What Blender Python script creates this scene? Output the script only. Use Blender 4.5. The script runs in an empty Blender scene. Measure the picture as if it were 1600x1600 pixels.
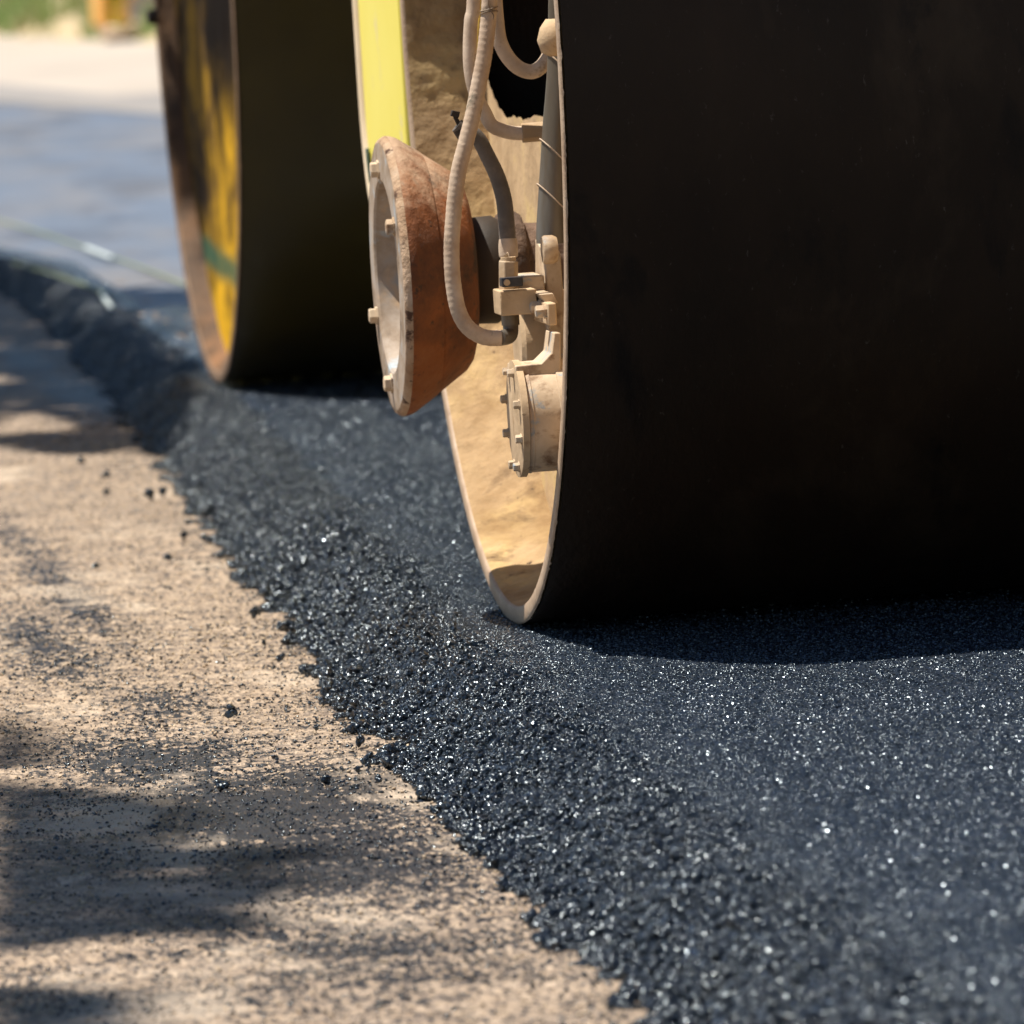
import bpy, math, random
import numpy as np
from mathutils import Vector, Matrix
random.seed(7); rng = np.random.default_rng(11)
C = bpy.context.scene.collection
sc = bpy.context.scene
PI = math.pi
R = 0.6                                   # drum radius
# ------------------------------------------------------------------ camera
CAM = np.array([-1.10483, -8.46318, 0.79847]); PAN, PITCH, ROLL, F = 0.13072, 0.08046, -0.06241, 13333.0
fw = np.array([math.sin(PAN)*math.cos(PITCH), math.cos(PAN)*math.cos(PITCH), -math.sin(PITCH)])
rt = np.array([math.cos(PAN), -math.sin(PAN), 0.0]); up = np.cross(rt, fw)
rt, up = rt*math.cos(ROLL)+up*math.sin(ROLL), -rt*math.sin(ROLL)+up*math.cos(ROLL)
cam = bpy.data.cameras.new('camera'); cam_o = bpy.data.objects.new('camera', cam); C.objects.link(cam_o)
cam_o.matrix_world = Matrix(((rt[0], up[0], -fw[0], CAM[0]), (rt[1], up[1], -fw[1], CAM[1]), (rt[2], up[2], -fw[2], CAM[2]), (0, 0, 0, 1)))
cam.sensor_width = 24; cam.lens = 200; cam.clip_end = 2000; cam.clip_start = 0.1
cam.dof.use_dof = True; cam.dof.focus_distance = 7.98; cam.dof.aperture_fstop = 9.5
sc.camera = cam_o

def at(px, py, ax, val):
    """world point on the plane coordinate[ax] = val seen in direction (px, py)"""
    d = fw + rt*(px-800)/F - up*(py-800)/F
    return CAM + d*(val-CAM[ax])/d[ax]

# ------------------------------------------------------------------ light
SUN = Vector((-0.348, 0.087, 1.0)).normalized()
w = bpy.data.worlds.new('World'); sc.world = w; w.use_nodes = True
nt = w.node_tree; bg = nt.nodes['Background']; sky = nt.nodes.new('ShaderNodeTexSky')
sky.sky_type = 'NISHITA'; sky.sun_disc = False
sky.sun_elevation = math.asin(SUN.z); sky.sun_rotation = math.atan2(SUN.x, SUN.y)
sky.ozone_density = 5; sky.dust_density = .3; sky.air_density = 1.2
nt.links.new(sky.outputs[0], bg.inputs[0]); bg.inputs[1].default_value = 0.05
sl = bpy.data.lights.new('sun', 'SUN'); sl.energy = 5.0; sl.angle = math.radians(0.5); sl.color = (1, .93, .82)
so = bpy.data.objects.new('sun', sl); C.objects.link(so); so.rotation_euler = SUN.to_track_quat('Z', 'Y').to_euler()
sc.view_settings.view_transform = 'Standard'; sc.view_settings.look = 'None'; sc.view_settings.gamma = 1
sc.view_settings.exposure = 0.70
sc.cycles.use_denoising = True; sc.cycles.max_bounces = 6; sc.cycles.sample_clamp_indirect = 4; sc.cycles.sample_clamp_direct = 12

# ------------------------------------------------------------------ noise
def _lat(seed): return np.random.default_rng(seed).random((256, 256))
_L = {}
def vnoise(x, y, s, seed=0):
    """smooth value noise, 0..1"""
    if seed not in _L: _L[seed] = _lat(seed)
    L = _L[seed]; x = np.asarray(x)*s+37.3; y = np.asarray(y)*s+91.7
    xi = np.floor(x).astype(int); yi = np.floor(y).astype(int); fx = x-xi; fy = y-yi
    fx = fx*fx*(3-2*fx); fy = fy*fy*(3-2*fy)
    g = lambda a, b: L[a % 256, b % 256]
    return (g(xi, yi)*(1-fx)+g(xi+1, yi)*fx)*(1-fy)+(g(xi, yi+1)*(1-fx)+g(xi+1, yi+1)*fx)*fy
def fbm(x, y, s, seed=0, n=4):
    t = 0; a = .5
    for i in range(n): t = t+a*vnoise(x, y, s*2**i, seed+i); a *= .5
    return t/(1-.5**n)
def sstep(t): t = np.clip(t, 0, 1); return t*t*(3-2*t)

# ------------------------------------------------------------------ objects
def tag(o, label=None, cat=None, group=None, kind=None):
    for k, v in (('label', label), ('category', cat), ('group', group), ('kind', kind)):
        if v: o[k] = v
    return o
def empty(name, loc, label, cat, group=None):
    o = bpy.data.objects.new(name, None); C.objects.link(o); o.location = loc; o.empty_display_size = .2
    return tag(o, label, cat, group)
ROOTLOC = {}
def obj(name, vf, mat, parent=None, smooth=35, bevel=0, origin=None):
    v, f = vf; v = np.asarray(v, float)
    base = np.array(origin if origin is not None else (0, 0, 0), float)
    if parent is not None: base = ROOTLOC.get(parent.name, base)
    me = bpy.data.meshes.new(name); me.from_pydata((v-base).tolist(), [], f); me.update()
    if smooth:
        me.polygons.foreach_set('use_smooth', [True]*len(me.polygons)); me.set_sharp_from_angle(angle=math.radians(smooth))
    me.materials.append(mat)
    o = bpy.data.objects.new(name, me); C.objects.link(o)
    if parent is not None:
        o.parent = parent; ROOTLOC[o.name] = base
    else:
        o.location = base
    if bevel:
        b = o.modifiers.new('bevel', 'BEVEL'); b.width = bevel; b.segments = 2; b.limit_method = 'ANGLE'
    return o
def fast_mesh(name, V, Fc, mat, smooth=False, attr=None):
    """V (n,3), Fc (m,k) numpy"""
    me = bpy.data.meshes.new(name); k = Fc.shape[1]
    me.vertices.add(len(V)); me.vertices.foreach_set('co', V.astype(np.float32).ravel())
    me.loops.add(Fc.size); me.loops.foreach_set('vertex_index', Fc.astype(np.int32).ravel())
    me.polygons.add(len(Fc)); me.polygons.foreach_set('loop_start', np.arange(0, Fc.size, k, dtype=np.int32))
    me.polygons.foreach_set('loop_total', np.full(len(Fc), k, dtype=np.int32))
    if smooth: me.polygons.foreach_set('use_smooth', np.ones(len(Fc), dtype=bool))
    me.update(calc_edges=True); me.validate()
    if attr is not None:
        a = me.attributes.new('shade', 'FLOAT', 'POINT'); a.data.foreach_set('value', attr.astype(np.float32))
    me.materials.append(mat); o = bpy.data.objects.new(name, me); C.objects.link(o); return o
def join(*parts):
    V = []; Fc = []
    for v, f in parts:
        n = len(V); V += [tuple(p) for p in v]; Fc += [tuple(i+n for i in q) for q in f]
    return V, Fc
def box(c, s, rz=0, rx=0, ry=0):
    m = Matrix.Translation(c) @ Matrix.Rotation(rz, 4, 'Z') @ Matrix.Rotation(ry, 4, 'Y') @ Matrix.Rotation(rx, 4, 'X')
    v = [tuple(m @ Vector((x*s[0]/2, y*s[1]/2, z*s[2]/2))) for x in (-1, 1) for y in (-1, 1) for z in (-1, 1)]
    return v, [(0, 1, 3, 2), (4, 6, 7, 5), (0, 4, 5, 1), (2, 3, 7, 6), (0, 2, 6, 4), (1, 5, 7, 3)]
def lathe(prof, c, axis='X', n=64, jit=0, seed=1, a0=0, cap=True):
    """prof: (along-axis, radius) pairs; revolved about an axis through c"""
    v = []; f = []; r_ = random.Random(seed)
    for (t, r) in prof:
        for i in range(n):
            a = 2*PI*i/n+a0; rr = r+(r_.uniform(-jit, jit) if r > 1e-4 else 0)
            p = (t, rr*math.cos(a), rr*math.sin(a))
            if axis == 'Y': p = (p[1], p[0], p[2])
            if axis == 'Z': p = (p[1], p[2], p[0])
            v.append((c[0]+p[0], c[1]+p[1], c[2]+p[2]))
    for k in range(len(prof)-1):
        for i in range(n):
            j = (i+1) % n; f.append((k*n+i, k*n+j, (k+1)*n+j, (k+1)*n+i))
    if cap: f.append(tuple(range(n))[::-1]); f.append(tuple(range((len(prof)-1)*n, len(prof)*n)))
    return v, f
def spline(P, m=10):
    P = [np.array(p, float) for p in P]; P = [2*P[0]-P[1]]+P+[2*P[-1]-P[-2]]; out = []
    for i in range(1, len(P)-2):
        a, b, c, d = P[i-1:i+3]
        for k in range(m):
            t = k/m; out.append(.5*((2*b)+(-a+c)*t+(2*a-5*b+4*c-d)*t*t+(-a+3*b-3*c+d)*t**3))
    out.append(P[-2]); return out
def tube(P, r, n=20, rib=0, pitch=.006, cap=True, m=10, raw=False):
    pts = P if raw else spline(P, m)
    if rib:                                             # resample finely for the wrapped ribs
        L = [0]
        for a, b in zip(pts, pts[1:]): L.append(L[-1]+np.linalg.norm(b-a))
        s = np.arange(0, L[-1], pitch/4); A = np.array(pts); pts = [np.array([np.interp(t, L, A[:, k]) for k in range(3)]) for t in s]
    v = []; f = []; T = None; U = None
    for i, p in enumerate(pts):
        t = pts[min(i+1, len(pts)-1)]-pts[max(i-1, 0)]; t = t/np.linalg.norm(t)
        if U is None: U = np.cross(t, (0, 1, 0)) if abs(t[1]) < .9 else np.cross(t, (1, 0, 0))
        U = U-t*np.dot(U, t); U = U/np.linalg.norm(U); W = np.cross(t, U)
        rr = r(i/(len(pts)-1)) if callable(r) else r
        if rib: rr += rib*(1 if i % 4 in (1, 2) else -1)*(.5+.5*math.sin(i*.37)**2)
        for k in range(n):
            a = 2*PI*k/n; v.append(tuple(p+rr*(U*math.cos(a)+W*math.sin(a))))
    for i in range(len(pts)-1):
        for k in range(n):
            j = (k+1) % n; f.append((i*n+k, i*n+j, (i+1)*n+j, (i+1)*n+k))
    if cap: f.append(tuple(range(n))[::-1]); f.append(tuple(range((len(pts)-1)*n, len(pts)*n)))
    return v, f
def prism(poly, ax, a, b):
    """poly of 2D points in the plane normal to axis ax, extruded from a to b"""
    def P(u, w_, t): q = [u, w_]; q.insert(ax, t); return tuple(q)
    n = len(poly); v = [P(u, w_, a) for u, w_ in poly]+[P(u, w_, b) for u, w_ in poly]
    f = [(i, (i+1) % n, n+(i+1) % n, n+i) for i in range(n)]+[tuple(range(n))[::-1], tuple(range(n, 2*n))]
    return v, f

# ------------------------------------------------------------------ materials
def nodes(name):
    m = bpy.data.materials.new(name); m.use_nodes = True; t = m.node_tree
    return m, t, t.nodes['Principled BSDF'], t.nodes.new('ShaderNodeTexCoord')
def add(t, typ, **kw):
    n = t.nodes.new(typ)
    for k, v in kw.items():
        if k.startswith('i_'): n.inputs[k[2:].replace('_', ' ')].default_value = v
        else: setattr(n, k, v)
    return n
def mapped(t, tc, scale=(1, 1, 1)):
    mp = add(t, 'ShaderNodeMapping'); mp.inputs['Scale'].default_value = scale
    t.links.new(tc.outputs['Object'], mp.inputs['Vector']); return mp.outputs[0]
def noise(t, vec, scale, detail=6, rough=.6, dist=0):
    n = add(t, 'ShaderNodeTexNoise'); n.inputs['Scale'].default_value = scale; n.inputs['Detail'].default_value = detail
    n.inputs['Roughness'].default_value = rough; n.inputs['Distortion'].default_value = dist
    t.links.new(vec, n.inputs['Vector']); return n.outputs['Fac']
def ramp(t, fac, stops, interp='LINEAR'):
    r = add(t, 'ShaderNodeValToRGB'); e = r.color_ramp.elements; r.color_ramp.interpolation = interp
    while len(e) < len(stops): e.new(.5)
    for k, (p, c) in enumerate(stops):
        e[k].position = p; e[k].color = (c[0], c[1], c[2], 1) if isinstance(c, tuple) else (c, c, c, 1)
    t.links.new(fac, r.inputs[0]); return r.outputs[0]
def mix(t, fac, a, b, blend='MIX'):
    m = add(t, 'ShaderNodeMix', data_type='RGBA', blend_type=blend)
    for i, x in ((0, fac), (6, a), (7, b)):
        if isinstance(x, (int, float)): m.inputs[i].default_value = x
        elif isinstance(x, tuple): m.inputs[i].default_value = (*x, 1)
        else: t.links.new(x, m.inputs[i])
    return m.outputs[2]
def bump(t, h, strength, dist=.01, normal=None):
    b = add(t, 'ShaderNodeBump'); b.inputs['Strength'].default_value = strength; b.inputs['Distance'].default_value = dist
    t.links.new(h, b.inputs['Height'])
    if normal is not None: t.links.new(normal, b.inputs['Normal'])
    return b.outputs[0]
def M(name, stops, scale=10, rough=.7, bmp=.3, bscale=60, bdist=.002, stretch=(1, 1, 1), metal=0, spec=.5, over=None, rr=None):
    m, t, bs, tc = nodes(name); v = mapped(t, tc, stretch); n = noise(t, v, scale, 9, .62)
    col = ramp(t, n, stops)
    if over:                                            # (colour, scale, lo, hi) dirt, spots or wear with a shape of its own
        for (c2, s2, lo, hi) in over:
            col = mix(t, ramp(t, noise(t, v, s2, 8, .65, .3), [(lo, 0.), (hi, 1.)]), col, c2)
    t.links.new(col, bs.inputs['Base Color'])
    t.links.new(bump(t, noise(t, v, bscale, 8, .6), bmp, bdist), bs.inputs['Normal'])
    if rr: t.links.new(ramp(t, noise(t, v, scale*2.3), [(.3, rr[0]), (.7, rr[1])]), bs.inputs['Roughness'])
    else: bs.inputs['Roughness'].default_value = rough
    bs.inputs['Metallic'].default_value = metal; bs.inputs['Specular IOR Level'].default_value = spec
    return m
def dusty_top(m, dust=(.50, .34, .22), lo=.35, hi=.8):
    t = m.node_tree; bs = t.nodes['Principled BSDF']; old = bs.inputs['Base Color'].links[0].from_socket
    g = add(t, 'ShaderNodeNewGeometry'); sp_ = add(t, 'ShaderNodeSeparateXYZ'); t.links.new(g.outputs['Normal'], sp_.inputs[0])
    tc = add(t, 'ShaderNodeTexCoord'); a = add(t, 'ShaderNodeMath', operation='MULTIPLY_ADD'); t.links.new(noise(t, tc.outputs['Object'], 45, 8, .7), a.inputs[0]); a.inputs[1].default_value = 1.5
    b = add(t, 'ShaderNodeMath', operation='SUBTRACT'); t.links.new(sp_.outputs[2], b.inputs[0]); b.inputs[1].default_value = .75; t.links.new(b.outputs[0], a.inputs[2])
    t.links.new(mix(t, ramp(t, a.outputs[0], [(lo, 0.), (hi, .9)]), old, dust), bs.inputs['Base Color']); return m
DUST = (.62, .46, .30)
m_dust = M('dust_coated_steel', [(.3, (.36, .25, .14)), (.5, (.50, .36, .22)), (.7, (.60, .45, .29))], 14, .85, .6, 90, over=[((.24, .13, .055), 22, .58, .70), ((.10, .06, .03), 70, .66, .72)])
m_pale = M('pale_dusty_metal', [(.3, (.42, .31, .20)), (.6, (.60, .47, .33)), (.8, (.52, .44, .35))], 22, .7, .25, 120, over=[((.26, .32, .36), 26, .57, .64), ((.20, .11, .055), 30, .55, .67), ((.36, .24, .13), 9, .50, .64), ((.07, .05, .035), 80, .68, .73)])
m_wall = M('caked_drum_interior', [(.3, (.25, .16, .08)), (.5, (.41, .28, .15)), (.62, (.50, .35, .16)), (.8, (.48, .36, .23))], 8, .9, .9, 60, .004, over=[((.24, .145, .06), 4.5, .46, .62), ((.10, .055, .025), 14, .56, .70), ((.06, .035, .02), 75, .66, .70)])
m_disc = M('yellow_dusty_disc', [(.3, (.38, .25, .13)), (.5, (.52, .36, .20)), (.62, (.60, .43, .19)), (.8, (.50, .37, .23))], 12, .85, .6, 50, .004, over=[((.30, .18, .08), 40, .68, .74)])
m_rim = M('scraped_rim_steel', [(.3, (.30, .20, .13)), (.55, (.40, .29, .20)), (.75, (.48, .37, .28))], 30, .55, .5, 150, .002, over=[((.10, .06, .04), 60, .68, .72)])
m_rrim = M('brown_rear_rim', [(.3, (.12, .07, .04)), (.7, (.24, .15, .09))], 20, .7, .4, 90)
m_drum = M('dark_drum_steel', [(.3, (.014, .008, .004)), (.6, (.025, .014, .007)), (.8, (.048, .026, .012))], 5, .5, .7, 130, .0015, spec=.16, stretch=(1, .5, .5), over=[((.085, .065, .048), 170, .64, .74), ((.055, .034, .018), 3.5, .52, .70), ((.008, .005, .003), 9, .58, .70)], rr=(.42, .62))
m_rdrum = M('olive_reflection_drum_steel', [(.3, (.040, .028, .006)), (.7, (.066, .048, .010))], 5, .4, .1, 80, .001, spec=.45, rr=(.30, .42))  # olive base stands in for the yellow chassis reflected in the steel
m_hose = M('dusty_hose_rubber', [(.3, (.36, .25, .17)), (.5, (.48, .36, .26)), (.7, (.56, .44, .33))], 40, .8, .5, 200, .001, over=[((.09, .09, .065), 22, .58, .66)])
m_hosel = M('pale_dusty_hose', [(.3, (.40, .29, .20)), (.6, (.58, .46, .35))], 30, .75, .4, 160, .001, over=[((.20, .13, .08), 30, .60, .70)])
m_hosed = M('dark_grey_hose', [(.3, (.05, .045, .04)), (.55, (.12, .10, .085)), (.75, (.26, .21, .17))], 25, .7, .4, 160, .001)
m_rust = M('rusty_cast_iron', [(.3, (.05, .018, .008)), (.42, (.13, .042, .013)), (.55, (.25, .078, .018)), (.8, (.34, .15, .065))], 9, .75, .9, 70, .004, stretch=(1, 1, 1), over=[((.022, .014, .010), 16, .56, .66), ((.05, .025, .015), 90, .60, .68)]); dusty_top(m_rust, (.46, .31, .20), .42, .95)
m_rustd = M('dusted_cast_iron_edge', [(.3, (.26, .14, .07)), (.5, (.40, .27, .17)), (.75, (.50, .38, .28))], 25, .85, 1., 80, .005, over=[((.07, .03, .015), 55, .54, .62)])
m_face = M('pale_painted_face', [(.34, (.09, .06, .04)), (.44, (.26, .19, .13)), (.56, (.37, .30, .24)), (.7, (.29, .31, .32))], 17, .7, .3, 90, .0015, over=[((.36, .43, .48), 22, .58, .68), ((.50, .34, .20), 16, .60, .72)])
m_crust = M('tar_crusted_hub', [(.3, (.05, .028, .018)), (.6, (.14, .085, .055)), (.8, (.22, .14, .10))], 35, .9, 1., 60, .008)
m_tube = M('worn_blue_grey_tube', [(.3, (.07, .055, .035)), (.5, (.14, .115, .085)), (.75, (.24, .25, .25))], 10, .45, .2, 100, .001, stretch=(1, 1, .2), metal=.35)
m_black = M('black_plastic_clamp', [(.4, (.02, .022, .028)), (.7, (.06, .065, .08))], 40, .35, .2, 80)
m_dark = M('dark_greasy_steel', [(.3, (.012, .008, .005)), (.7, (.035, .02, .01))], 12, .7, .4, 50)
m_yel = M('yellow_machine_paint', [(.35, (.80, .70, .09)), (.7, (.86, .77, .15))], 3, .45, .05, 40, over=[((.70, .60, .34), 14, .62, .74), ((.30, .22, .08), 60, .72, .76)])
m_ydirt = M('dirty_yellow_paint', [(.3, (.30, .17, .03)), (.6, (.62, .40, .05)), (.8, (.75, .55, .1))], 12, .6, .3, 50)
m_cream = M('dusty_plate_edge', [(.3, (.70, .56, .38)), (.7, (.82, .68, .50))], 10, .7, .1, 60)
m_wire = M('thin_steel_wire', [(.3, (.12, .08, .05)), (.7, (.25, .18, .12))], 60, .6, .1, 60)
m_slot = M('dark_green_slot', [(.3, (.03, .06, .04)), (.7, (.05, .09, .05))], 30, .6, .1, 60)

def sparkle(name, cell, k, col, light, rlo, rhi, spec=.5, coat=0, blue=(1, 1, 1), st=(1, 1, 1)):
    """bitumen-coated aggregate: every little stone face has its own tilt"""
    m, t, bs, tc = nodes(name); L = t.links
    vo = add(t, 'ShaderNodeTexVoronoi'); vo.inputs['Scale'].default_value = cell; vs_ = mapped(t, tc, st); L.new(vs_, vo.inputs['Vector'])
    vo2 = add(t, 'ShaderNodeTexVoronoi'); vo2.inputs['Scale'].default_value = cell*2.3; L.new(vs_, vo2.inputs['Vector'])
    geo = add(t, 'ShaderNodeNewGeometry')
    def vm(op, a, b):
        n = add(t, 'ShaderNodeVectorMath', operation=op)
        for i, x in enumerate((a, b)):
            if x is None: continue
            if isinstance(x, tuple): n.inputs[i].default_value = x
            else: L.new(x, n.inputs[i])
        return n.outputs[0]
    r = vm('SUBTRACT', vo.outputs['Color'], (.5, .5, .5)); r = vm('MULTIPLY', r, (2*k, 2*k, 2*k))
    r2 = vm('SUBTRACT', vo2.outputs['Color'], (.5, .5, .5)); r2 = vm('MULTIPLY', r2, (k, k, k))
    nn = vm('ADD', geo.outputs['Normal'], r); nn = vm('ADD', nn, r2); nn = vm('NORMALIZE', nn, None)
    L.new(nn, bs.inputs['Normal'])
    sep = add(t, 'ShaderNodeSeparateColor'); L.new(vo.outputs['Color'], sep.inputs[0])
    c1 = ramp(t, sep.outputs[0], [(0., col[0]), (.6, col[1]), (.93, col[1]), (.985, light)])
    c1 = mix(t, ramp(t, noise(t, tc.outputs['Object'], 6, 4), [(.35, 0.), (.7, .6)]), c1, tuple(x*1.9 for x in col[0]))
    L.new(c1, bs.inputs['Base Color'])
    L.new(ramp(t, sep.outputs[1], [(0., rlo), (1., rhi)]), bs.inputs['Roughness'])
    bs.inputs['Specular IOR Level'].default_value = spec; bs.inputs['IOR'].default_value = 1.58
    bs.inputs['Specular Tint'].default_value = (*blue, 1)
    return m
m_mat = sparkle('fresh_rolled_asphalt', 330, .85, ((.006, .009, .015), (.030, .042, .066)), (.20, .22, .25), .12, .34, 1., blue=(.74, .88, 1), st=(1, .35, 1))
def mottle(m, c, sc_, lo, hi, a):
    t = m.node_tree; bs = t.nodes['Principled BSDF']; old = bs.inputs['Base Color'].links[0].from_socket; tc = add(t, 'ShaderNodeTexCoord')
    t.links.new(mix(t, ramp(t, noise(t, mapped(t, tc, (1, .35, 1)), sc_, 6, .65), [(lo, 0.), (hi, a)]), old, c), bs.inputs['Base Color'])
m_far = sparkle('sky_sheen_rolled_asphalt', 160, .10, ((.075, .095, .135), (.11, .135, .175)), (.20, .22, .26), .36, .6, .6)  # same asphalt made paler, grazing sky sheen put into the base colour
mottle(m_far, (.20, .18, .165), 2.2, .45, .65, .8); mottle(m_far, (.05, .055, .07), 3.5, .50, .62, .6)
m_stone = sparkle('loose_tarry_aggregate', 560, .55, ((.0025, .003, .005), (.013, .017, .024)), (.20, .21, .23), .09, .28, 1., blue=(.80, .92, 1))
m_agg = sparkle('bedded_aggregate', 560, .75, ((.004, .006, .009), (.022, .030, .046)), (.22, .24, .27), .09, .30, 1., blue=(.76, .90, 1))

# ------------------------------------------------------------------ where the asphalt ends
EY = np.array([-4.2, -3.4, -2.554, -2.2, -1.8, -1.28, -.81, -.13, .89, 2.11, 3.68, 6.58, 8.1, 9.3, 12, 30])
EX = np.array([-.34, -.295, -.262, -.245, -.226, -.222, -.207, -.193, -.140, -.098, -.032, .085, .110, .0, -.2, -.2])
def edge_x(y): return np.interp(y, EY, EX)
GZ = -.05
def mat_h(X, Y):
    d = X-edge_x(Y)-.05*(1-.5*sstep((Y-1)/3))*(fbm(X*0, Y, 7, 5, 3)-.5)
    wd = np.interp(Y, [-3, 0, 4, 8], [.150, .120, .105, .065])
    h = GZ-.012+(.062)*sstep((d+.012)/wd)
    rough_ = (1-sstep(d/wd*.62))*(1-.72*sstep((Y-1.5)/3))
    h = h+(vnoise(X, Y, 95, 21)-.5)*.007*rough_+(fbm(X, Y, 38, 22)-.5)*.013*rough_
    h = h+(vnoise(X, Y, 170, 25)-.5)*.0014
    h = h-.004*np.exp(-((d-wd*1.35)/.02)**2)*sstep((Y-.6)/1.)      # faint lap mark left by the last pass
    return np.minimum(h, .0005), d, wd

def grid(xs, ys, hf):
    X, Y = np.meshgrid(xs, ys); Z = hf(X, Y); V = np.stack([X, Y, Z], -1).reshape(-1, 3)
    ny, nx = X.shape; i = np.arange(ny-1)[:, None]*nx+np.arange(nx-1)[None]; i = i.ravel()
    return V, np.stack([i, i+1, i+nx+1, i+nx], -1)

# ---- base ground
def base_h(X, Y):
    g = GZ-.004+(fbm(X*.25, Y, 30, 31)-.5)*.006+(vnoise(X, Y, 120, 33)-.5)*.0022+(fbm(X, Y, 3, 35)-.5)*.012
    return g
STAIN = []      # tar stains on the old surface: (x, y, rx, ry, strength)
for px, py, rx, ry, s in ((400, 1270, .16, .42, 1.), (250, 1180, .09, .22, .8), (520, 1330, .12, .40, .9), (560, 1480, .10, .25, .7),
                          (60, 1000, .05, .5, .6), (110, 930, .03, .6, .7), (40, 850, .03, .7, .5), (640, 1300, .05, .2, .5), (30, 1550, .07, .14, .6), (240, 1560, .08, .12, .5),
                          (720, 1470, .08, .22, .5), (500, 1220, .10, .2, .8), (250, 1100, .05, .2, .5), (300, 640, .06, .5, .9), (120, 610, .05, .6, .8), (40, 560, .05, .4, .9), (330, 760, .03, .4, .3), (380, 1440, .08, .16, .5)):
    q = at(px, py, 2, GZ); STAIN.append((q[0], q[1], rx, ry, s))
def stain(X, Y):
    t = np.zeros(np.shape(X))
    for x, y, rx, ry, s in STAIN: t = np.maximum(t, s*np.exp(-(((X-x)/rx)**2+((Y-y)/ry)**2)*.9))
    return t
def mat_base():
    m, t, bs, tc = nodes('dusty_old_road_surface'); L = t.links
    at_ = add(t, 'ShaderNodeAttribute'); at_.attribute_name = 'shade'
    v = tc.outputs['Object']; vs = mapped(t, tc, (.45, 1, 1)); vy = mapped(t, tc, (1, .35, 1))
    col = ramp(t, noise(t, v, 26, 8, .7), [(.3, (.27, .195, .135)), (.5, (.41, .31, .22)), (.72, (.55, .43, .325))])
    col = mix(t, ramp(t, noise(t, vy, 150, 4, .7), [(.45, 0.), (.58, .9)]), col, (.15, .115, .09))
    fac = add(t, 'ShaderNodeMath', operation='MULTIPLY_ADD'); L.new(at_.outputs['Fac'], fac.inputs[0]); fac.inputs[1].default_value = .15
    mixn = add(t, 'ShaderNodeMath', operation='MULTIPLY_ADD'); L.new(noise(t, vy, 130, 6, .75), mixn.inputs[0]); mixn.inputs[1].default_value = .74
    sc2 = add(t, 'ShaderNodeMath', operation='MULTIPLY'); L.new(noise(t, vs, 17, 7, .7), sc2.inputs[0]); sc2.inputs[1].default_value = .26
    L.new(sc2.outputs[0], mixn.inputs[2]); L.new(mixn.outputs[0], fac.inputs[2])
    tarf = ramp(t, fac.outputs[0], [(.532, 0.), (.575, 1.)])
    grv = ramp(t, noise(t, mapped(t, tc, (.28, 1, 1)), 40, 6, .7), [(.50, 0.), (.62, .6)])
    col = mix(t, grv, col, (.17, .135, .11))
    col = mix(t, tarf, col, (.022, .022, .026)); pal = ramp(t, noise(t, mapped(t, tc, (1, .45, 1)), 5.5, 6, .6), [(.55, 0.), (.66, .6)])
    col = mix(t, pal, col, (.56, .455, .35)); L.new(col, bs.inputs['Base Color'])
    L.new(ramp(t, tarf, [(0., .85), (1., .42)]), bs.inputs['Roughness'])
    h = noise(t, vy, 160, 5, .7)
    L.new(bump(t, h, .8, .004), bs.inputs['Normal']); bs.inputs['Specular IOR Level'].default_value = .45
    return m
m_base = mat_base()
xs = np.concatenate([np.arange(-2.6, -1.3, .03), np.arange(-1.3, .42, .007)]); ys = np.concatenate([np.arange(-3.9, 1.5, .009), np.arange(1.5, 9, .03)])
Vb, Fb = grid(xs, ys, base_h)
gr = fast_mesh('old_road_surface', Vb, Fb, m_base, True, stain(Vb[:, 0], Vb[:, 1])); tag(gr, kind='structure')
# the ground sheet reaching the horizon
m_soil = M('pale_dry_soil', [(.3, (.33, .285, .24)), (.5, (.40, .35, .30)), (.75, (.46, .405, .35))], .8, .95, .3, 6, .02)
def plane(name, pts, z, mat):
    o = obj(name, ([(x, y, z) for x, y in pts], [tuple(range(len(pts)))]), mat, smooth=0); return tag(o, kind='structure')
plane('ground', [(-600, -300), (600, -300), (600, 900), (-600, 900)], -.085, m_soil)
m_old = M('worn_dusty_road', [(.3, (.30, .23, .16)), (.5, (.44, .34, .24)), (.7, (.54, .42, .31))], 5, .9, .5, 40, .004)
plane('old_road', [(-7, -12), (.35, -12), (.35, 16), (-7, 16)], -.066, m_base)

m_shoul = M('grey_dusty_shoulder', [(.3, (.19, .18, .175)), (.6, (.27, .25, .235)), (.8, (.34, .31, .28))], 2, .9, .3, 20, .01)
tag(obj('shoulder', ([(x, y, -.001) for x, y in [(9, 12.6), (9, 14.6), (1.30, 19.2), (1.02, 22.6), (-1.6, 44), (-3, 44), (1.0, 19.0), (1.27, 16.6)]], [tuple(range(8))]), m_shoul, smooth=0), kind='structure')
# ---- fresh asphalt mat
xs = np.concatenate([np.arange(-.40, .55, .0055), np.arange(.56, 2.9, .05)]); ys = np.concatenate([np.arange(-3.9, 1.2, .006), np.arange(1.2, 9.0, .02)])
Vm, Fm = grid(xs, ys, lambda X, Y: mat_h(X, Y)[0])
d_ = Vm[:, 0]-edge_x(Vm[:, 1]); keep = (d_[Fm].max(1) > -.05) & ((Vm[Fm][:, :, 1].max(1) < 6.3) | (d_[Fm].max(1) < .14)); Fm = Fm[keep]
am = fast_mesh('fresh_asphalt', Vm, Fm, m_mat, True); tag(am, kind='structure')
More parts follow.
